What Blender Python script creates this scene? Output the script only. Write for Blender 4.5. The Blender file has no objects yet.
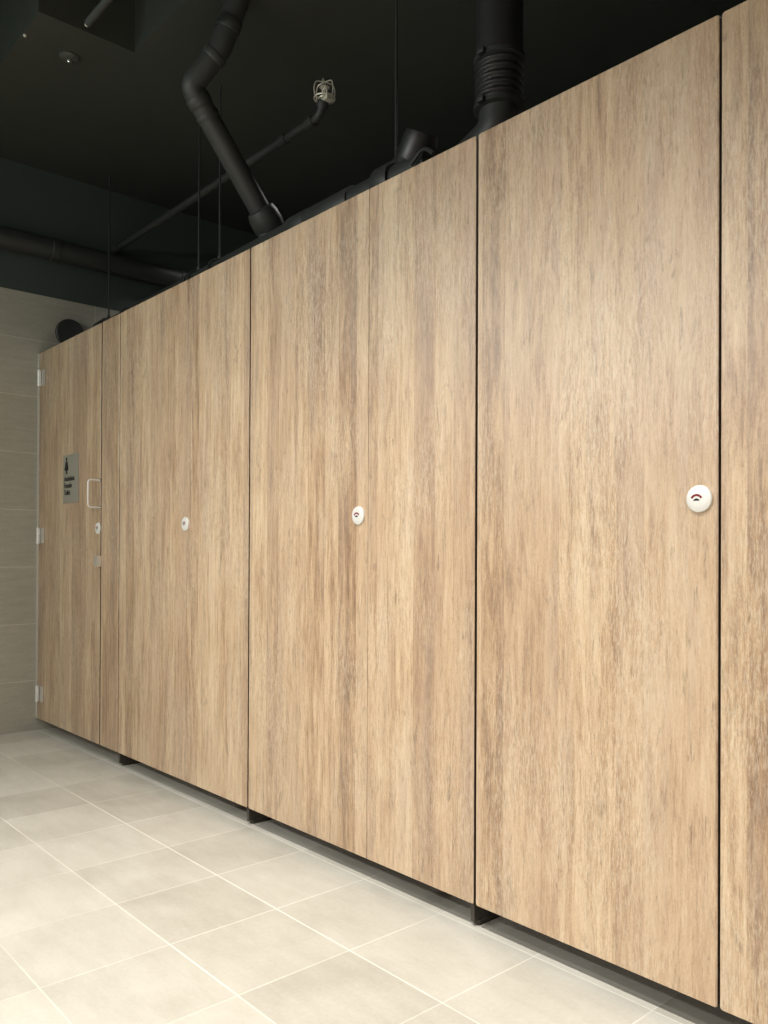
import bpy, bmesh, math
from mathutils import Vector, Matrix
PI = math.pi
scene = bpy.context.scene
COL = scene.collection

# ------------------------------------------------------------------ helpers
def link(name, bm, mat, parent=None, loc=(0, 0, 0), smooth=False):
    bmesh.ops.recalc_face_normals(bm, faces=bm.faces)
    me = bpy.data.meshes.new(name)
    bm.to_mesh(me); bm.free()
    if mat: me.materials.append(mat)
    if smooth:
        for p in me.polygons: p.use_smooth = True
    o = bpy.data.objects.new(name, me)
    COL.objects.link(o)
    o.location = loc
    if parent is not None: o.parent = parent
    return o

def smooth_by_angle(o, ang=40):
    me = o.data
    for p in me.polygons: p.use_smooth = True
    bm = bmesh.new(); bm.from_mesh(me)
    for e in bm.edges:
        e.smooth = len(e.link_faces) == 2 and e.calc_face_angle(0) < math.radians(ang)
    bm.to_mesh(me); bm.free()
    return o

def add_box(bm, x0, x1, y0, y1, z0, z1, bevel=0, seg=2):
    r = bmesh.ops.create_cube(bm, size=1)
    vs = r['verts']
    for v in vs:
        v.co = Vector(((x0+x1)/2+v.co.x*(x1-x0), (y0+y1)/2+v.co.y*(y1-y0), (z0+z1)/2+v.co.z*(z1-z0)))
    if bevel:
        es = list({e for v in vs for e in v.link_edges})
        bmesh.ops.bevel(bm, geom=es, offset=bevel, segments=seg, affect='EDGES', profile=.5)

def add_tube(bm, pts, rad, n=20, caps=True):
    """round tube through pts; rad is a number or one radius per point"""
    pts = [Vector(p) for p in pts]
    rads = rad if isinstance(rad, (list, tuple)) else [rad]*len(pts)
    t0 = (pts[1]-pts[0]).normalized()
    up = Vector((0, 0, 1)) if abs(t0.z) < .9 else Vector((1, 0, 0))
    nrm = t0.cross(up).normalized()
    rings = []
    prev = t0
    for i, p in enumerate(pts):
        if i == 0: t = t0
        elif i == len(pts)-1: t = (pts[i]-pts[i-1]).normalized()
        else:
            a = (pts[i]-pts[i-1]).normalized(); b = (pts[i+1]-pts[i]).normalized()
            t = (a+b).normalized() if (a+b).length > 1e-6 else a
        q = prev.rotation_difference(t)
        nrm = (q @ nrm); nrm = (nrm - t*nrm.dot(t)).normalized()
        prev = t
        bn = t.cross(nrm)
        rings.append([bm.verts.new(p + (nrm*math.cos(2*PI*k/n) + bn*math.sin(2*PI*k/n))*rads[i]) for k in range(n)])
    for a, b in zip(rings, rings[1:]):
        for k in range(n):
            bm.faces.new((a[k], a[(k+1) % n], b[(k+1) % n], b[k]))
    if caps:
        bm.faces.new(rings[0][::-1]); bm.faces.new(rings[-1])

def rounded_path(pts, r, seg=8):
    """polyline with its corners replaced by arcs (bends)"""
    pts = [Vector(p) for p in pts]
    out = [pts[0]]
    for i in range(1, len(pts)-1):
        a = (pts[i-1]-pts[i]); b = (pts[i+1]-pts[i])
        d = min(r, a.length*.48, b.length*.48)
        p0 = pts[i]+a.normalized()*d; p2 = pts[i]+b.normalized()*d
        for k in range(seg+1):
            t = k/seg
            out.append(p0*(1-t)**2 + pts[i]*2*t*(1-t) + p2*t*t)
    out.append(pts[-1])
    return out

def add_lathe(bm, prof, n=40, axis='Y'):
    """profile of (radius, along) turned round the axis"""
    rings = []
    for r, h in prof:
        if r < 1e-6:
            rings.append([bm.verts.new((0, h, 0) if axis == 'Y' else (h, 0, 0) if axis == 'X' else (0, 0, h))])
            continue
        ring = []
        for k in range(n):
            c, s = math.cos(2*PI*k/n)*r, math.sin(2*PI*k/n)*r
            ring.append(bm.verts.new((c, h, s) if axis == 'Y' else (h, c, s) if axis == 'X' else (c, s, h)))
        rings.append(ring)
    for a, b in zip(rings, rings[1:]):
        for k in range(n):
            k2 = (k+1) % n
            if len(a) == 1 and len(b) == 1: continue
            if len(a) == 1: bm.faces.new((a[0], b[k], b[k2]))
            elif len(b) == 1: bm.faces.new((a[k], a[k2], b[0]))
            else: bm.faces.new((a[k], a[k2], b[k2], b[k]))

def thing(name, label, cat, loc=(0, 0, 0), group=None):
    o = bpy.data.objects.new(name, None); COL.objects.link(o)
    o.empty_display_size = .05
    o.location = loc; o['label'] = label; o['category'] = cat
    if group: o['group'] = group
    return o

def tag(o, label, cat, group=None):
    o['label'] = label; o['category'] = cat
    if group: o['group'] = group
    return o

def structure(o):
    o['kind'] = 'structure'; return o

# ------------------------------------------------------------------ node helpers
class NT:
    def __init__(s, name):
        s.m = bpy.data.materials.new(name); s.m.use_nodes = True
        s.t = s.m.node_tree; s.b = s.t.nodes['Principled BSDF']
    def n(s, typ, **kw):
        nd = s.t.nodes.new(typ)
        for k, v in kw.items(): setattr(nd, k, v)
        return nd
    def l(s, a, b): s.t.links.new(a, b)
    def val(s, sock, v):
        if hasattr(v, 'links') or isinstance(v, bpy.types.NodeSocket): s.l(v, sock)
        else: sock.default_value = v
    def math(s, op, a, b=0.0, c=None, clamp=False):
        nd = s.n('ShaderNodeMath', operation=op, use_clamp=clamp)
        s.val(nd.inputs[0], a); s.val(nd.inputs[1], b)
        if c is not None: s.val(nd.inputs[2], c)
        return nd.outputs[0]
    def noise(s, vec, scale, detail=2, rough=.5, dist=0.0, sc=(1, 1, 1), rot=(0, 0, 0), loc=(0, 0, 0)):
        mp = s.n('ShaderNodeMapping'); s.l(vec, mp.inputs[0])
        mp.inputs['Scale'].default_value = sc; mp.inputs['Rotation'].default_value = rot
        mp.inputs['Location'].default_value = loc
        nd = s.n('ShaderNodeTexNoise'); s.l(mp.outputs[0], nd.inputs['Vector'])
        nd.inputs['Scale'].default_value = scale; nd.inputs['Detail'].default_value = detail
        nd.inputs['Roughness'].default_value = rough; nd.inputs['Distortion'].default_value = dist
        return nd.outputs[0]
    def ramp(s, f, stops, interp='LINEAR'):
        nd = s.n('ShaderNodeValToRGB'); nd.color_ramp.interpolation = interp
        cr = nd.color_ramp
        while len(cr.elements) < len(stops): cr.elements.new(.5)
        for e, (p, c) in zip(cr.elements, stops):
            e.position = p; e.color = (*c, 1) if len(c) == 3 else c
        s.l(f, nd.inputs[0]); return nd.outputs[0]
    def maprange(s, f, a, b, c, d, smooth=False):
        nd = s.n('ShaderNodeMapRange')
        if smooth: nd.interpolation_type = 'SMOOTHSTEP'
        s.l(f, nd.inputs[0])
        for i, v in enumerate((a, b, c, d)): nd.inputs[i+1].default_value = v
        return nd.outputs[0]
    def mix(s, f, a, b, blend='MIX'):
        nd = s.n('ShaderNodeMix', data_type='RGBA', blend_type=blend)
        s.val(nd.inputs[0], f)
        for sock, v in ((nd.inputs[6], a), (nd.inputs[7], b)):
            if isinstance(v, tuple): sock.default_value = (*v, 1)
            else: s.l(v, sock)
        return nd.outputs[2]
    def bump(s, h, strength, dist=.001):
        nd = s.n('ShaderNodeBump'); s.l(h, nd.inputs['Height'])
        nd.inputs['Strength'].default_value = strength; nd.inputs['Distance'].default_value = dist
        s.l(nd.outputs[0], s.b.inputs['Normal'])

def plain(name, col, rough=.5, metal=0.0, var=.08, scale=30, spec=.5):
    m = NT(name)
    tc = m.n('ShaderNodeTexCoord').outputs['Object']
    f = m.noise(tc, scale, 3)
    c = m.mix(f, tuple(x*(1-var) for x in col), tuple(min(1, x*(1+var)) for x in col))
    m.l(c, m.b.inputs['Base Color'])
    m.b.inputs['Metallic'].default_value = metal
    m.b.inputs['Specular IOR Level'].default_value = spec
    m.l(m.maprange(f, .3, .7, max(0, rough-.05), min(1, rough+.05)), m.b.inputs['Roughness'])
    return m.m

def wood_material():
    m = NT('oak_laminate')
    g = m.n('ShaderNodeTexCoord').outputs['Object']
    info = m.n('ShaderNodeObjectInfo')
    off = m.n('ShaderNodeCombineXYZ')
    m.l(m.math('MULTIPLY', info.outputs['Random'], 37.0), off.inputs[0])
    m.l(m.math('MULTIPLY', info.outputs['Random'], 61.0), off.inputs[2])
    add = m.n('ShaderNodeVectorMath', operation='ADD'); m.l(g, add.inputs[0]); m.l(off.outputs[0], add.inputs[1])
    v = add.outputs[0]
    # gently wandering grain
    w = m.noise(v, 1.0, 3, .5, 0, (2.5, 1, 1.6))
    wob = m.n('ShaderNodeCombineXYZ'); m.l(m.math('MULTIPLY', m.math('SUBTRACT', w, .5), .026), wob.inputs[0])
    add2 = m.n('ShaderNodeVectorMath', operation='ADD'); m.l(v, add2.inputs[0]); m.l(wob.outputs[0], add2.inputs[1])
    gv = add2.outputs[0]
    sx = m.n('ShaderNodeSeparateXYZ'); m.l(v, sx.inputs[0])
    # staves of irregular width, each with its own tone
    stave_w = m.math('ADD', sx.outputs[0], m.math('MULTIPLY', m.noise(v, 1, 1, .5, 0, (9, 1, .02)), .07))
    cell = m.math('FLOOR', m.math('DIVIDE', stave_w, .078))
    wn = m.n('ShaderNodeTexWhiteNoise', noise_dimensions='1D'); m.l(cell, wn.inputs['W'])
    tone = wn.outputs['Value']
    wn2 = m.n('ShaderNodeTexWhiteNoise', noise_dimensions='1D'); m.l(m.math('ADD', cell, 77.3), wn2.inputs['W'])
    # every stave is cut from another piece of the board
    so = m.n('ShaderNodeCombineXYZ'); m.l(m.math('MULTIPLY', tone, 9.0), so.inputs[2])
    add3 = m.n('ShaderNodeVectorMath', operation='ADD'); m.l(gv, add3.inputs[0]); m.l(so.outputs[0], add3.inputs[1])
    sv = add3.outputs[0]
    cloud = m.noise(gv, 1, 5, .62, .3, (12, 1, 1.5))          # broad light and dark patches
    streak = m.noise(sv, 1, 7, .68, .35, (52, 1, 4.4))        # streaks
    fibre = m.noise(sv, 1, 5, .72, .2, (230, 1, 22))          # fine fibre
    grit = m.noise(v, 1, 3, .7, 0, (430, 1, 150))
    s = m.math('ADD', m.math('MULTIPLY', cloud, .40), m.math('MULTIPLY', streak, .62))
    s = m.math('SUBTRACT', s, .01)
    s = m.math('ADD', s, m.math('MULTIPLY', m.math('SUBTRACT', tone, .5), .135))
    s = m.math('ADD', s, m.math('MULTIPLY', m.math('SUBTRACT', fibre, .5), .32))
    s = m.math('ADD', s, m.math('MULTIPLY', m.math('SUBTRACT', grit, .5), .24))
    col = m.ramp(s, [(.29, (.165, .093, .052)), (.40, (.335, .207, .122)), (.48, (.475, .318, .190)),
                     (.56, (.61, .438, .275)), (.69, (.74, .58, .40))])
    # greyish and reddish-brown drifts
    hue = m.noise(sv, 1, 4, .6, .2, (14, 1, 1.5), loc=(5, 0, 3))
    col = m.mix(m.maprange(hue, .47, .66, 0, .55), col, m.mix(.5, col, (.38, .30, .265)))
    hue2 = m.noise(gv, 1, 3, .55, 0, (20, 1, .9), loc=(1, 0, 9))
    col = m.mix(m.maprange(hue2, .50, .68, 0, .6), col, m.mix(.4, col, (.52, .33, .19)))
    col = m.mix(m.maprange(wn2.outputs['Value'], .45, 1, 0, .38), col, (.50, .345, .235))
    # dark flecks, cracks and small knots
    fl = m.noise(sv, 1, 4, .7, .5, (95, 1, 13), loc=(3, 0, 3))
    col = m.mix(m.maprange(fl, .585, .72, 0, .7), col, (.17, .105, .065))
    kn = m.noise(gv, 1, 4, .65, .8, (24, 1, 7), loc=(8, 0, 1))
    col = m.mix(m.maprange(kn, .60, .74, 0, .65), col, (.2, .135, .09))
    # pale short scratches left by the saw
    sc1 = m.noise(v, 1, 3, .65, .1, (190, 1, 34), rot=(0, .38, 0))
    sc2 = m.noise(v, 1, 3, .65, .1, (210, 1, 34), rot=(0, -.33, 0), loc=(4, 0, 2))
    zone = m.maprange(m.noise(v, 1, 2, .5, 0, (4, 1, 2.5), loc=(7, 0, 7)), .42, .62, .25, 1)
    scr = m.math('MULTIPLY', m.math('MAXIMUM', m.maprange(sc1, .50, .62, 0, 1), m.maprange(sc2, .51, .63, 0, 1)), zone)
    col = m.mix(m.math('MULTIPLY', scr, .42), col, (.76, .66, .51))
    sc3 = m.noise(v, 1, 3, .65, .2, (200, 1, 40), rot=(0, .3, 0), loc=(14, 0, 6))
    sc4 = m.noise(v, 1, 3, .65, .2, (160, 1, 36), rot=(0, -.25, 0), loc=(24, 0, 16))
    dk = m.math('MULTIPLY', m.math('MAXIMUM', m.maprange(sc3, .55, .70, 0, 1), m.maprange(sc4, .56, .72, 0, 1)), zone)
    col = m.mix(m.math('MULTIPLY', dk, .42), col, (.25, .165, .105))
    m.l(col, m.b.inputs['Base Color'])
    h = m.math('ADD', m.math('MULTIPLY', fibre, .6), m.math('ADD', m.math('MULTIPLY', scr, .5), m.math('MULTIPLY', grit, .5)))
    m.bump(h, .35, .0012)
    m.b.inputs['Roughness'].default_value = .40
    m.b.inputs['Specular IOR Level'].default_value = .6
    m.b.inputs['Coat Weight'].default_value = .8
    m.b.inputs['Coat Roughness'].default_value = .46
    return m.m

DZ = .022         # everything but the floor was laid out from a datum this much above the floor
KF = (.9328+DZ)/.9328
TILE, FX, FY = .304*KF, 4.5761-(4.5761-3.0576)*KF, -1.58+(1.58-.0306)*KF
def floor_material():
    m = NT('floor_tile')
    pos = m.n('ShaderNodeNewGeometry').outputs['Position']
    sx = m.n('ShaderNodeSeparateXYZ'); m.l(pos, sx.inputs[0])
    u = m.math('DIVIDE', m.math('SUBTRACT', sx.outputs[0], FX), TILE)
    v = m.math('DIVIDE', m.math('SUBTRACT', sx.outputs[1], FY), TILE)
    def edge(a):   # distance to the nearest joint, in metres
        f = m.math('FRACT', a)
        return m.math('MULTIPLY', m.math('MINIMUM', f, m.math('SUBTRACT', 1.0, f)), TILE)
    jx = m.maprange(edge(u), .0010, .0021, 1, 0); jy = m.maprange(edge(v), .0011, .0024, 1, 0)
    cx = m.n('ShaderNodeCombineXYZ'); m.l(m.math('FLOOR', u), cx.inputs[0]); m.l(m.math('FLOOR', v), cx.inputs[1])
    wn = m.n('ShaderNodeTexWhiteNoise', noise_dimensions='2D'); m.l(cx.outputs[0], wn.inputs['Vector'])
    mott = m.noise(pos, 5, 6, .6, .3)
    fine = m.noise(pos, 90, 4, .6)
    dir_ = m.noise(pos, 1, 3, .6, 0, (6, 22, 1))
    t = m.math('ADD', m.math('MULTIPLY', mott, .4), m.math('MULTIPLY', dir_, .25))
    t = m.math('ADD', t, m.math('MULTIPLY', fine, .2))
    t = m.math('ADD', t, m.math('MULTIPLY', m.math('SUBTRACT', wn.outputs['Value'], .5), .22))
    col = m.ramp(t, [(.25, (.41, .383, .328)), (.42, (.49, .465, .405)), (.60, (.57, .545, .485))])
    spk = m.noise(pos, 150, 1, .5)
    col = m.mix(m.maprange(spk, .79, .83, 0, .5), col, (.8, .78, .7))
    # worn joints: nearly flush and pale, fading in places
    fade = m.maprange(m.noise(pos, 1.7, 2, .5, 0, loc=(3.3, 1.2, 0)), .40, .62, .22, .9)
    j = m.math('MULTIPLY', m.math('MAXIMUM', m.math('MULTIPLY', jx, .75), jy), fade)
    col = m.mix(j, col, (.84, .81, .73))
    m.l(col, m.b.inputs['Base Color'])
    m.l(m.maprange(mott, .3, .7, .42, .56), m.b.inputs['Roughness'])
    m.b.inputs['Specular IOR Level'].default_value = .4
    m.bump(m.math('SUBTRACT', m.math('MULTIPLY', fine, .4), m.math('MAXIMUM', jx, jy)), .25, .001)
    return m.m

def wall_tile_material(name, axis):
    """long horizontal stone-look tiles up to 2.32 m, matt black paint above"""
    m = NT(name)
    pos = m.n('ShaderNodeNewGeometry').outputs['Position']
    sx = m.n('ShaderNodeSeparateXYZ'); m.l(pos, sx.inputs[0])
    z = sx.outputs[2]; h = sx.outputs[axis]
    P = .305
    row = m.math('DIVIDE', m.math('ADD', z, .06-DZ), P)
    fr = m.math('FRACT', row)
    jz = m.maprange(m.math('MULTIPLY', m.math('MINIMUM', fr, m.math('SUBTRACT', 1.0, fr)), P), .0008, .0022, 1, 0)
    sh = m.math('MULTIPLY', m.math('FLOOR', row), .5)
    hh = m.math('ADD', m.math('DIVIDE', m.math('ADD', h, .30), 1.22), sh)
    fh = m.math('FRACT', hh)
    jh = m.maprange(m.math('MULTIPLY', m.math('MINIMUM', fh, m.math('SUBTRACT', 1.0, fh)), 1.22), .0008, .0022, 1, 0)
    cx = m.n('ShaderNodeCombineXYZ'); m.l(m.math('FLOOR', row), cx.inputs[0]); m.l(m.math('FLOOR', hh), cx.inputs[1])
    wn = m.n('ShaderNodeTexWhiteNoise', noise_dimensions='2D'); m.l(cx.outputs[0], wn.inputs['Vector'])
    sc = (7, 1, 45) if axis == 0 else (1, 7, 45)
    str_ = m.noise(pos, 1, 5, .6, .2, sc)
    fine = m.noise(pos, 70, 3, .6)
    t = m.math('ADD', m.math('MULTIPLY', str_, .45), m.math('MULTIPLY', fine, .25))
    t = m.math('ADD', t, m.math('MULTIPLY', m.math('SUBTRACT', wn.outputs['Value'], .5), .1))
    col = m.ramp(t, [(.2, (.36, .342, .29)), (.5, (.47, .448, .385))])
    j = m.math('MAXIMUM', jz, jh)
    col = m.mix(m.math('MULTIPLY', j, .6), col, (.74, .71, .61))
    black = m.maprange(z, 2.3215+DZ, 2.3225+DZ, 0, 1)
    col = m.mix(black, col, (.060, .075, .072))
    m.l(col, m.b.inputs['Base Color'])
    m.b.inputs['Roughness'].default_value = .5
    m.bump(m.math('SUBTRACT', fine, j), .2, .001)
    return m.m

WOOD = wood_material()
FLOOR = floor_material()
WALLX = wall_tile_material('stone_wall_tile', 1)
WALLY = wall_tile_material('stone_wall_tile_long', 0)
CEIL = plain('black_ceiling_paint', (.052, .056, .049), .45, 0, .12, 6)
PANELBLACK = plain('greyish_black_panel', (.062, .066, .060), .5, 0, .08, 9)
PIPE = plain('black_painted_pipe', (.036, .038, .036), .52, 0, .2, 22)
FLEX = plain('black_flexible_duct', (.022, .022, .022), .42, 0, .2, 30)
ROD = plain('black_threaded_rod', (.030, .032, .030), .55, 0, .2, 60)
SATIN = plain('satin_stainless_steel', (.78, .77, .74), .33, .75, .05, 80)
CHROME = plain('bright_chrome', (.86, .85, .83), .16, 1.0, .03, 40)
PALEMETAL = plain('pale_satin_metal', (.86, .85, .82), .38, .25, .03, 60)
ALU = plain('aluminium_channel', (.68, .66, .60), .4, .3, .04, 60)
RED = plain('red_indicator', (.20, .006, .02), .4, 0, .1, 200)
DARK = plain('dark_recess', (.012, .010, .010), .6, 0, .1, 200)
INK = plain('black_sign_ink', (.022, .021, .019), .6, 0, .1, 200)
SIGN = plain('brushed_sign_metal', (.40, .39, .335), .45, .35, .06, 120)
CORE = plain('dark_laminate_core', (.06, .040, .028), .5, 0, .1, 90)
BRASS = plain('dull_sprinkler_metal', (.78, .75, .64), .35, .35, .1, 90)
PARTITION = plain('dark_partition_laminate', (.055, .047, .040), .5, 0, .1, 20)
WHITECAP = plain('off_white_plastic', (.75, .73, .66), .4, 0, .04, 50)

# ------------------------------------------------------------------ dimensions
GAP, H = .043, 1.96
ZT = GAP+H
XR = 6.0           # right end of the room
CZ = 3.0           # low ceiling over the cubicles
CH = 3.32          # ceiling over the open floor
YB, YF = 1.62, -2.75

# ------------------------------------------------------------------ the room
def slab(name, mat, x0, x1, y0, y1, z0, z1):
    bm = bmesh.new(); add_box(bm, x0, x1, y0, y1, z0, z1)
    return structure(link(name, bm, mat))
slab('floor', FLOOR, -.014, XR, YF, YB, -.1-DZ, -DZ)
bm = bmesh.new()
add_box(bm, -.014, XR, YF, YB, CH, CH+.1)
add_box(bm, -.014, XR, -.0826, YB, CZ, CH)
add_box(bm, -.014, 1.325, -.470, -.0826, CZ, CH)
structure(link('ceiling', bm, CEIL))
slab('wall_left', WALLX, -.114, -.014, YF-.1, YB+.1, -.1, CH+.1)
slab('wall_right', WALLX, XR, XR+.1, YF-.1, YB+.1, -.1, CH+.1)
slab('wall_back', WALLY, -.014, XR, YB, YB+.1, -.1, CH+.1)
slab('wall_front', WALLY, -.014, XR, YF-.1, YF, -.1, CH+.1)

# ------------------------------------------------------------------ toilet doors and pilasters
TH = .013
def panel_bm(w, rl=.006, rr=.006):
    """compact laminate board, arrised edges and rounded corners; its front face is y=0"""
    bm = bmesh.new()
    out = []
    for (cx, cz, a0, r) in ((w-rr, GAP+rr, -90, rr), (w-rr, ZT-rr, 0, rr), (rl, ZT-rl, 90, rl), (rl, GAP+rl, 180, rl)):
        for k in range(6):
            a = math.radians(a0+k*18)
            out.append((cx+r*math.cos(a), cz+r*math.sin(a)))
    e = .0012
    n = len(out)
    cxm, czm = w/2, (GAP+ZT)/2
    def inset(p):
        return (p[0] + (e if p[0] < cxm else -e), p[1] + (e if p[1] < czm else -e))
    rings = []
    for y, ins in ((0, True), (e, False), (TH-e, False), (TH, True)):
        rings.append([bm.verts.new(((inset(p) if ins else p)[0], y, (inset(p) if ins else p)[1])) for p in out])
    for a, b in zip(rings, rings[1:]):
        for k in range(n):
            bm.faces.new((a[k], a[(k+1) % n], b[(k+1) % n], b[k]))
    bm.faces.new(rings[0][::-1]); bm.faces.new(rings[-1])
    for fc in bm.faces:
        c = fc.calc_center_median()
        if e*1.5 < c.y < TH-e*1.5 and len(fc.verts) == 4: fc.material_index = 1
    return bm

def board(name, bm, t):
    o = smooth_by_angle(link(name, bm, WOOD, t), 35)
    o.data.materials.append(CORE); return o

def make_lock(parent, x, z):
    """round indicator plate with an arched window and a coin slot"""
    bm = bmesh.new()
    R = .0272
    add_lathe(bm, [(R, 0), (R, -.0040), (R-.0010, -.0055), (R-.003, -.0062), (R*.55, -.0067), (0, -.0068)], 48)
    IX = -.004
    d = smooth_by_angle(link('lock_indicator', bm, PALEMETAL, parent, (x, 0, z)), 30)
    # arched window
    bm = bmesh.new()
    N = 14; vs = []
    for yy in (-.0060, -.0071):
        row = []
        for k in range(N+1):
            a = math.radians(28 + (152-28)*k/N)
            row.append([bm.verts.new((IX+math.cos(a)*q, yy, math.sin(a)*q-.0045)) for q in (.0096, .0140)])
        vs.append(row)
    for k in range(N):
        f, b = vs[1], vs[0]
        bm.faces.new((f[k][0], f[k][1], f[k+1][1], f[k+1][0]))
        bm.faces.new((f[k][1], b[k][1], b[k+1][1], f[k+1][1]))
        bm.faces.new((f[k][0], f[k+1][0], b[k+1][0], b[k][0]))
    for k in (0, N):
        bm.faces.new((vs[0][k][0], vs[0][k][1], vs[1][k][1], vs[1][k][0]))
    w = link('indicator_window', bm, RED, d); w['label'] = 'dark red arched engaged window'
    bm = bmesh.new()
    N = 12; a_ = []; b_ = []
    for k in range(N+1):
        a = math.radians(15+150*k/N)
        a_.append(bm.verts.new((IX+math.cos(a)*.0072, -.0071, math.sin(a)*.0062-.0056)))
        b_.append(bm.verts.new((IX+math.cos(a)*.0072, -.0060, math.sin(a)*.0062-.0056)))
    bm.faces.new(a_)
    for k in range(N): bm.faces.new((a_[k], a_[k+1], b_[k+1], b_[k]))
    bm.faces.new((a_[0], a_[-1], b_[-1], b_[0]))
    s = link('coin_slot', bm, DARK, d); s['label'] = 'small dark coin slot'
    return d

def make_hinge(parent, x, z):
    bm = bmesh.new()
    hh = .041
    add_box(bm, x+.004, x+.056, -.0030, .0005, z-hh, z+hh, .0008)       # leaf on the door
    add_box(bm, x+.046, x+.062, -.0110, -.0002, z-hh, z+hh, .002)       # raised outer edge
    h = link('hinge', bm, SATIN, parent)
    bm = bmesh.new()
    y = -.013
    add_tube(bm, [(x, y, z-hh-.002), (x, y, z-.0015)], .0095, 20)
    add_tube(bm, [(x, y, z+.0015), (x, y, z+hh+.002)], .0095, 20)
    add_tube(bm, [(x, y, z-.003), (x, y, z+.003)], .006, 16)
    smooth_by_angle(link('hinge_barrel', bm, PALEMETAL, h))
    return h

# seams measured along the row; each bay = hinge edge, door edge, next seam
def make_door(label, x0, w, lock_x, rr=.002):
    t = thing('toilet_door', label, 'door', (x0, 0, 0)); t['kind'] = 'thing'
    board('door_leaf', panel_bm(w, .006, rr), t)
    make_lock(t, lock_x-x0, 1.046)
    return t
def make_pilaster(label, x0, w, rl=.002):
    t = thing('pilaster_panel', label, 'panel', (x0, 0, 0))
    board('board', panel_bm(w, rl, .006), t)
    bm = bmesh.new()     # small pedestal foot behind the board, on the floor
    add_tube(bm, [(w*.5, .15, -DZ), (w*.5, .15, -DZ+.006)], .026, 24)
    add_tube(bm, [(w*.5, .15, -DZ+.004), (w*.5, .15, GAP+.02)], .009, 16)
    add_box(bm, w*.5-.02, w*.5+.02, TH-.001, .165, GAP+.015, GAP+.022)
    smooth_by_angle(link('foot', bm, ROD, t))
    return t

doorA = make_door('wooden door hinged at the tiled wall, with small sign and D-shaped pull', .003, .809, .792, .006)
make_pilaster('narrow strip of wood panelling right of the door with the sign', .8235, .190, .006)
make_door('wooden toilet door second from the tiled wall, small round lock at its right side', 1.0205, .652, 1.631)
make_pilaster('wood panel between the second and third round locks from the left wall', 1.6738, .4075)
make_door('wooden toilet door in the middle of the row, third from the tiled wall', 2.0895, .6355, 2.685)
make_pilaster('wood panel directly left of the widest-looking door, beside its dark seam', 2.7262, .4185)
make_door('largest-looking wooden door, nearest complete one, white round lock at its right edge', 3.1525, .6355, 3.750, .006)
make_pilaster('wood panel cut off by the right edge of the photo', 3.7932, .452, .006)
make_door('wooden toilet door beyond the right edge of the photo', 4.2535, .6355, 4.847)
make_pilaster('wood panel closing the row at the far right, out of the photo', 4.8905, 1.102)

# door nearest the wall: hinges, pull handle, catch, sign
for hz in (1.863, 1.022, .181):
    make_hinge(doorA, .030, hz)
LX = -.003
bm = bmesh.new()
pts = rounded_path([(.806+LX, .001, 1.270), (.806+LX, -.056, 1.270), (.806+LX, -.056, 1.143), (.806+LX, .001, 1.143)], .016, 8)
add_tube(bm, pts, .0042, 16)
h = smooth_by_angle(link('pull_handle', bm, PALEMETAL, doorA))
for hz in (1.270, 1.143):
    bm = bmesh.new()
    add_lathe(bm, [(.0, -.003), (.0075, -.003), (.0085, -.002), (.0085, .0003)], 24)
    smooth_by_angle(link('handle_rose', bm, CHROME, h, (.806+LX, 0, hz)))
bm = bmesh.new()
add_box(bm, .745, .806, -.004, .0005, .872, .914, .001)
add_box(bm, .803, .826, -.022, -.0004, .868, .918, .002)
link('door_catch', bm, SATIN, doorA)

SX0, SX1, SZ0, SZ1 = .355, .550, 1.180, 1.421
bm = bmesh.new(); add_box(bm, SX0, SX1, -.004, .0005, SZ0, SZ1, .0008)
sign = link('sign_plate', bm, SIGN, doorA)
def text_mesh(txt, size, x, z, width=None, parent=None, mat=INK, name='lettering'):
    cu = bpy.data.curves.new('lettering_curve', 'FONT'); cu.body = txt; cu.size = size
    cu.extrude = .0006; cu.offset = .0009; cu.resolution_u = 3
    to = bpy.data.objects.new('lettering_source', cu); COL.objects.link(to)
    dg = bpy.context.evaluated_depsgraph_get()
    me = bpy.data.meshes.new_from_object(to.evaluated_get(dg))
    bpy.data.objects.remove(to)
    me.transform(Matrix.Rotation(PI/2, 4, 'X'))
    xs = [v.co.x for v in me.vertices]
    if width: me.transform(Matrix.Diagonal((width/(max(xs)-min(xs)), 1, 1, 1)))
    me.materials.clear(); me.materials.append(mat)
    me.name = name
    o = bpy.data.objects.new(name, me); COL.objects.link(o); o.location = (x, -.0046, z)
    o.parent = parent; return o
text_mesh('Ambulant', .035, .372, 1.290, .135, sign)
text_mesh('Female', .035, .372, 1.256, .098, sign)
text_mesh('Toilet', .035, .372, 1.221, .078, sign)
# standing figure in a dress, with a walking stick shape at each side
bm = bmesh.new()
def flat(pts):
    f = [bm.verts.new((x, -.0050, z)) for x, z in pts]; b = [bm.verts.new((x, -.0036, z)) for x, z in pts]
    bm.faces.new(f); n = len(pts)
    for k in range(n): bm.faces.new((f[k], f[(k+1) % n], b[(k+1) % n], b[k]))
px_, pz_ = .402, 1.325
flat([(px_+.0085*math.cos(a*PI/8), pz_+.0745+.0095*math.sin(a*PI/8)) for a in range(16)])
flat([(px_-.012, pz_+.063), (px_+.012, pz_+.063), (px_+.026, pz_+.024), (px_+.020, pz_+.022), (px_+.012, pz_+.043),
      (px_+.022, pz_+.018), (px_+.010, pz_+.018), (px_+.010, pz_), (px_+.002, pz_), (px_+.002, pz_+.018), (px_-.002, pz_+.018),
      (px_-.002, pz_), (px_-.010, pz_), (px_-.010, pz_+.018), (px_-.022, pz_+.018), (px_-.012, pz_+.043),
      (px_-.020, pz_+.022), (px_-.026, pz_+.024)])
link('pictogram', bm, INK, sign)
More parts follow.
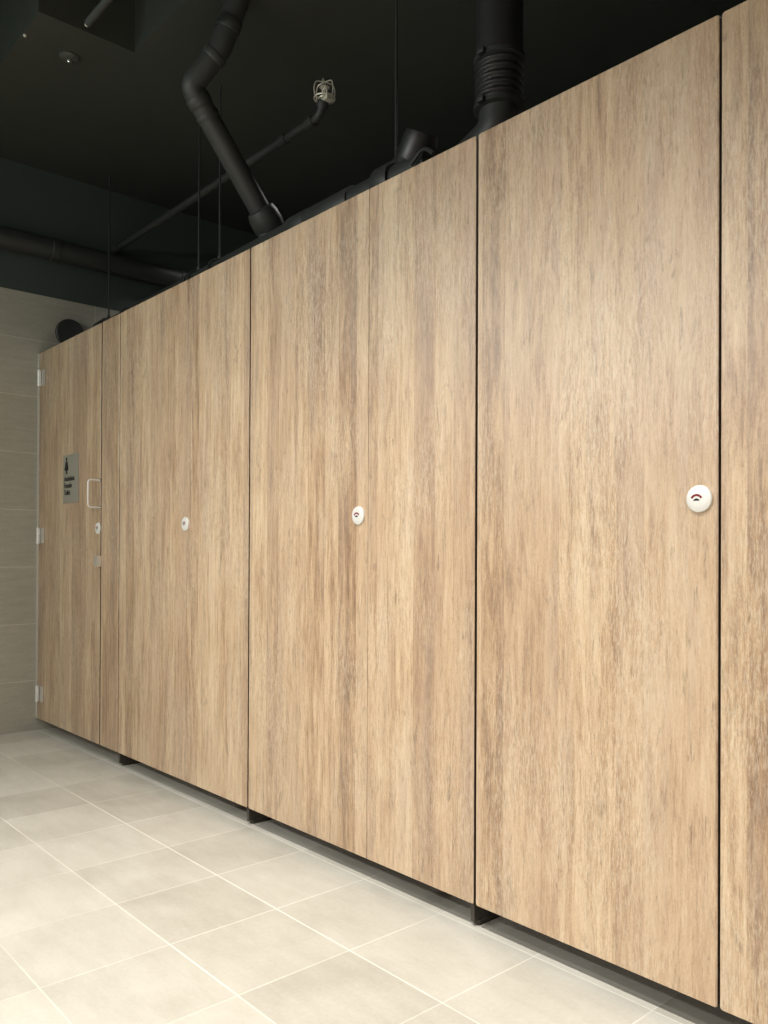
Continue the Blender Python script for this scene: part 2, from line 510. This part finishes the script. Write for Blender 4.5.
for sxx, szz in ((.4525, 1.192), (.4525, 1.410)):
    bm = bmesh.new(); add_lathe(bm, [(0, -.0058), (.003, -.0054), (.0040, -.0040), (.0040, -.0035)], 20)
    smooth_by_angle(link('sign_screw', bm, CHROME, sign, (sxx, 0, szz)))

# aluminium channel closing the joint between wall and first door
bm = bmesh.new()
add_box(bm, -.0145, .0015, -.004, .018, GAP, ZT, .0008)
tag(link('wall_channel', bm, ALU), 'thin pale metal strip running down between tiled wall and first door', 'trim strip')

# cubicle dividers standing behind the seams
for i, (x, lab) in enumerate(((.995, 'behind the first narrow seam'), (2.058, 'behind the seam left of the middle door'),
                              (3.122, 'behind the dark seam left of the nearest door'), (4.225, 'beyond the right edge of the photo'))):
    bm = bmesh.new(); add_box(bm, x, x+.013, .0145, YB+.002, -.010, ZT-.02, .0008)
    add_box(bm, x-.004, x+.017, .030, .11, -DZ, -.008, .001)
    tag(link('cubicle_partition', bm, PARTITION), 'dark cubicle dividing board seen only through floor gap ' + lab, 'partition')

# ------------------------------------------------------------------ ceiling void: panel, pipes, ducts
det = thing('smoke_detector', 'small dark round detector with bright centre on the upper left of the dark ceiling', 'detector', (1.117, -.272, CZ))
bm = bmesh.new(); add_lathe(bm, [(.040, .0005), (.040, -.006), (.034, -.012), (.020, -.016), (0, -.017)], 36, 'Z')
smooth_by_angle(link('base', bm, PANELBLACK, det))
bm = bmesh.new(); add_lathe(bm, [(.010, -.015), (.011, -.020), (.008, -.026), (0, -.029)], 24, 'Z')
smooth_by_angle(link('sensor_head', bm, CHROME, det))
st = thing('ceiling_sensor', 'tiny pale stud on the dark ceiling left of the detector', 'sensor', (1.141, -.460, CZ))
bm = bmesh.new(); add_lathe(bm, [(.006, .0005), (.006, -.004), (.004, -.008), (0, -.009)], 20, 'Z')
smooth_by_angle(link('stud', bm, WHITECAP, st))

# black drain pipe with two bends dropping behind the doors
t = thing('drain_pipework', 'black bent drain pipe dropping from ceiling, then running behind the door tops', 'pipe', (1.9, .05, CZ))
def rel(pts, o): return [Vector(p)-Vector(o.location) for p in pts]
P3 = [(1.925, .05, CZ+.001), (1.86, .008, 2.815), (1.762, -.06, 2.685), (1.735, .31, 2.265), (1.735, .31, 2.17)]
bm = bmesh.new(); add_tube(bm, rounded_path(rel(P3, t), .03, 8), .043, 28)
smooth_by_angle(link('pipe_run', bm, PIPE, t))
def collar(parent, a, b, pos, length, r, mat=PIPE, name='pipe_collar'):
    a = Vector(a); b = Vector(b); d = (b-a).normalized(); c = a+(b-a)*pos
    bm = bmesh.new()
    q = [c-d*length/2, c-d*(length/2-.004), c+d*(length/2-.004), c+d*length/2]
    add_tube(bm, rel(q, parent), [r*.96, r, r, r*.96], 28)
    return smooth_by_angle(link(name, bm, mat, parent))
collar(t, P3[1], P3[0], .42, .045, .047)
collar(t, P3[1], P3[2], .22, .03, .047)
collar(t, P3[2], P3[3], .10, .035, .0475)
collar(t, P3[2], P3[3], .20, .02, .046)
bm = bmesh.new(); d_ = (Vector(P3[3])-Vector(P3[2])).normalized(); c_ = Vector(P3[3])
add_tube(bm, rel([c_-d_*.075, c_-d_*.070, c_-d_*.045, c_-d_*.01, c_+d_*.03, c_+d_*.05], t), [.046, .056, .063, .065, .058, .045], 28)
smooth_by_angle(link('pipe_socket', bm, PIPE, t))

# main waste pipe behind the door tops
bm = bmesh.new(); add_tube(bm, rel([(-.016, .31, 2.150), (2.68, .31, 2.193)], t), .052, 28)
smooth_by_angle(link('horizontal_run', bm, PIPE, t))
a, b = (0, .31, 2.150), (2.75, .31, 2.195)
for q, ln, rr in ((.05, .10, .064), (.16, .04, .060), (.40, .05, .060), (.72, .12, .062), (.78, .30, .060), (.90, .08, .066)):
    collar(t, a, b, q, ln, rr)

def acc(pts): return [p+Vector((2.60, .31, 2.24))-Vector(t.location) for p in map(Vector, pts)]
bm = bmesh.new(); add_tube(bm, acc([(-.01, 0, 0), (.03, -.01, .045), (.04, -.012, .062)]), [.06, .058, .052], 24)
add_tube(bm, acc([(-.065, 0, -.01), (-.03, 0, .012), (.0, 0, .03)]), [.035, .05, .05], 24)
smooth_by_angle(link('inspection_cap', bm, FLEX, t))
# corrugated flexible duct
t = thing('flexible_duct', 'fat black corrugated duct dropping from ceiling above the nearest door', 'duct', (2.965, .3, 2.2))
bm = bmesh.new()
add_tube(bm, [(0, 0, .185), (0, 0, CZ-2.2+.001)], .069, 32)
smooth_by_angle(link('upper_sleeve', bm, FLEX, t))
bm = bmesh.new()
pts, rads = [], []
n = 44
for k in range(n+1):
    pts.append((0, 0, .045 + .150*k/n)); rads.append(.069 + .0048*math.sin(2*PI*k/7))
add_tube(bm, pts, rads, 36)
smooth_by_angle(link('corrugated_sleeve', bm, FLEX, t), 60)
for zz in (.05, .190):
    bm = bmesh.new(); add_tube(bm, [(0, 0, zz-.008), (0, 0, zz-.006), (0, 0, zz+.006), (0, 0, zz+.008)], [.074, .0765, .0765, .074], 36)
    add_box(bm, -.012, .012, -.088, -.070, zz-.008, zz+.008, .002)
    smooth_by_angle(link('hose_clamp', bm, ROD, t))
bm = bmesh.new()
pts = rounded_path([(0, 0, .06), (-.006, 0, -.015), (-.205, .005, -.088)], .10, 12)
add_tube(bm, pts, .058, 28)
smooth_by_angle(link('smooth_elbow', bm, PIPE, t))
bm = bmesh.new(); add_tube(bm, rounded_path([(-.20, -.075, -.035), (-.26, -.06, .012), (-.32, -.055, -.02)], .04), .006, 10)
smooth_by_angle(link('cable', bm, PIPE, t))

# round pipe end by the tiled wall
t = thing('capped_pipe', 'dark round pipe end peeping over first door by the tiled wall', 'pipe', (.035, .155, 2.132))
bm = bmesh.new()
add_tube(bm, [(-.051, 0, 0), (-.012, 0, 0)], .066, 32)
smooth_by_angle(link('pipe_run', bm, PIPE, t))
bm = bmesh.new(); add_tube(bm, [(-.022, 0, 0), (-.019, 0, 0), (-.004, 0, 0), (0, 0, 0)], [.074, .079, .079, .075], 36)
smooth_by_angle(link('end_cap', bm, PIPE, t))

# insulated pipe crossing along the wall under the ceiling
t = thing('wall_pipe', 'long dark pipe along the top of tiled wall, under the ceiling', 'pipe', (.06, -.5, 2.56))
bm = bmesh.new(); add_tube(bm, [(0, YF+.499, 0), (0, YB+.501, 0)], .056, 28)
smooth_by_angle(link('pipe_run', bm, PIPE, t))
for yy in (-.9, .55, 1.3):
    bm = bmesh.new(); add_tube(bm, [(0, yy-.02, 0), (0, yy-.017, 0), (0, yy+.017, 0), (0, yy+.02, 0)], [.058, .061, .061, .058], 28)
    smooth_by_angle(link('pipe_collar', bm, PIPE, t))

# hanger rods
def hanger(label, x, y, zlow, r=.0045):
    t = thing('hanger_rod', label, 'rod', (x, y, zlow))
    bm = bmesh.new(); add_tube(bm, [(0, 0, 0), (0, 0, CZ-zlow+.001)], r, 12)
    smooth_by_angle(link('rod', bm, ROD, t))
    bm = bmesh.new(); add_tube(bm, [(0, 0, .006), (0, 0, .018)], r*2.1, 6); link('nut', bm, ROD, t)
    bm = bmesh.new()
    ring = [(0+0.0, .060*math.cos(a*PI/16), -.058+.060*math.sin(a*PI/16)) for a in range(33)]
    add_tube(bm, ring, .0045, 8, caps=False)
    smooth_by_angle(link('pipe_ring', bm, ROD, t))
    return t
hanger('thin black rod above first door, beside the round pipe end', .17, .31, 2.213)
hanger('thin black rod left of the drain pipe, further from it', 1.16, .31, 2.225)
hanger('thin black rod left of the drain pipe, nearer to it', 1.345, .31, 2.228)
hanger('thin black rod above lumpy fitting between drain pipe and duct', 2.50, .31, 2.250)

# sprinkler branch
t = thing('sprinkler_pipe', 'slim dark pipe running along ceiling to the caged sprinkler', 'pipe', (1.0, .4, 2.66))
P = [(-.016, .405, 2.652), (1.962, .39, 2.650), (1.992, .39, 2.702)]
bm = bmesh.new(); add_tube(bm, rounded_path(rel(P, t), .03, 8), .0165, 20)
smooth_by_angle(link('pipe_run', bm, PIPE, t))
for q, ln in ((.04, .06), (.97, .05), (.875, .05)): collar(t, P[0], P[1], q, ln, .0215)
collar(t, P[1], P[2], .75, .025, .0225)

s = thing('fire_sprinkler', 'pale metal fire sprinkler inside a wire cage', 'sprinkler', (1.997, .39, 2.702))
bm = bmesh.new(); add_tube(bm, [(0, 0, -.004), (0, 0, .010), (0, 0, .012), (0, 0, .022)], [.013, .013, .010, .009], 20)
smooth_by_angle(link('body', bm, BRASS, s))
bm = bmesh.new()
for sg in (-1, 1):
    add_tube(bm, rounded_path([(sg*.008, 0, .018), (sg*.016, 0, .028), (sg*.012, 0, .040), (0, 0, .048)], .008, 4), .0024, 10)
add_tube(bm, [(0, 0, .020), (0, 0, .047)], .0026, 10)
smooth_by_angle(link('yoke', bm, BRASS, s))
bm = bmesh.new()
N = 16; pr = []
for k in range(N*2):
    r = .021 if k % 2 == 0 else .015
    pr.append((r*math.cos(PI*k/N), r*math.sin(PI*k/N)))
f = [bm.verts.new((x, y, .0500)) for x, y in pr]; b_ = [bm.verts.new((x, y, .0480)) for x, y in pr]
bm.faces.new(f); bm.faces.new(b_[::-1])
for k in range(2*N): bm.faces.new((f[k], b_[k], b_[(k+1) % (2*N)], f[(k+1) % (2*N)]))
link('deflector', bm, BRASS, s)
bm = bmesh.new()
def ringpts(r, z, n=28): return [(r*math.cos(2*PI*k/n), r*math.sin(2*PI*k/n), z) for k in range(n+1)]
add_tube(bm, ringpts(.040, .006), .0032, 8, caps=False)
add_tube(bm, ringpts(.024, .004), .0028, 8, caps=False)
for k in range(6):
    a = 2*PI*k/6+.2; c, sn = math.cos(a), math.sin(a)
    add_tube(bm, rounded_path([(c*.012, sn*.012, .004), (c*.040, sn*.040, .006), (c*.044, sn*.044, .042), (c*.036, sn*.036, .068), (0, 0, .071)], .01, 4), .0023, 8)
smooth_by_angle(link('wire_cage', bm, BRASS, s))
bm = bmesh.new(); add_box(bm, .016, .040, -.018, .012, -.014, .004, .001)
link('cage_clip', bm, BRASS, s)

# short conduit near the ceiling panel
t = thing('conduit_stub', 'short slim dark pipe with pale tip at the top left, above the detector', 'pipe', (1.77, -.456, 2.75))
bm = bmesh.new(); add_tube(bm, rounded_path([(0, 0, 0), (.32, 0, 0), (.32, 0, CH-2.75+.001)], .04), .013, 18)
smooth_by_angle(link('pipe_run', bm, PIPE, t))
bm = bmesh.new(); add_tube(bm, [(-.014, 0, 0), (.004, 0, 0)], [.007, .0095], 16)
smooth_by_angle(link('nozzle', bm, BRASS, t))

# ------------------------------------------------------------------ lamps (recessed spots of the room, in front of the doors) and added fill lights
def spot(x, y, power, size=100, blend=.9, rad=.05, col=(1, .97, .915), aim=None):
    ld = bpy.data.lights.new('downlight', 'SPOT'); ld.energy = power; ld.spot_size = math.radians(size)
    ld.spot_blend = blend; ld.shadow_soft_size = rad; ld.color = col
    o = bpy.data.objects.new('downlight', ld); COL.objects.link(o); o.location = (x, y, CH-.02)
    return o
for x, p in ((1.3, 24), (2.4, 104), (3.5, 172), (4.6, 140), (5.5, 85)):      # row of downlights facing the doors
    spot(x, -1.35, p*1.22, 94)
for x, p in ((1.2, 22), (2.6, 62), (4.0, 58)):                              # second row by the basins
    spot(x, -2.3, p, 130, 1.0)
for x, p in ((.55, 15), (1.6, 15), (2.65, 15), (3.75, 15), (4.8, 15)):        # unseen weak spots added over the cubicles to brighten their floor
    spot(x, .95, p, 110, .6).location.z = CZ-.02
ld = bpy.data.lights.new('cool_fill_light', 'POINT'); ld.energy = 15; ld.shadow_soft_size = .15; ld.color = (.72, 1.0, .93)  # unseen point light, added to tint the left part of the ceiling cool
o = bpy.data.objects.new('cool_fill_light', ld); COL.objects.link(o); o.location = (.9, -2.35, 2.6)
# unseen area light added by the opposite wall, for the sheen on the doors
ld = bpy.data.lights.new('sheen_fill_light', 'AREA'); ld.shape = 'RECTANGLE'; ld.size = 1.8; ld.spread = math.radians(105); ld.size_y = .10
ld.energy = 12.5; ld.color = (1, .985, .95)
o = bpy.data.objects.new('sheen_fill_light', ld); COL.objects.link(o); o.location = (2.15, YF+.12, 2.05)
o.rotation_euler = (math.radians(70), 0, 0)
w = bpy.data.worlds.new('world'); scene.world = w; w.use_nodes = True
w.node_tree.nodes['Background'].inputs[0].default_value = (.02, .02, .02, 1)

# ------------------------------------------------------------------ camera
f, yaw, pi_, ro, cy = 832.0472, .7262, .0056, .0043, 549.2452
cam = bpy.data.cameras.new('camera'); co = bpy.data.objects.new('camera', cam); COL.objects.link(co)
cam.sensor_fit = 'VERTICAL'; cam.sensor_height = 36; cam.sensor_width = 27
cam.lens = f/1024*36
cam.shift_y = (cy-512)/1024
cam.clip_start = .02
fw = Vector((-math.cos(yaw)*math.cos(pi_), math.sin(yaw)*math.cos(pi_), math.sin(pi_)))
r = fw.cross(Vector((0, 0, 1))).normalized(); u = r.cross(fw)
r2 = r*math.cos(ro)+u*math.sin(ro); u2 = -r*math.sin(ro)+u*math.cos(ro)
M = Matrix((r2, u2, -fw)).transposed().to_4x4()
M.translation = Vector((4.5761, -1.58, .9328))
co.matrix_world = M
scene.camera = co
bpy.context.view_layer.update()
for o in scene.objects:
    if o.parent is None: o.location.z += DZ       # the floor comes to z = 0

vs = scene.view_settings
vs.view_transform = 'Standard'; vs.look = 'None'; vs.gamma = 1; vs.use_curve_mapping = False
vs.exposure = 0.40
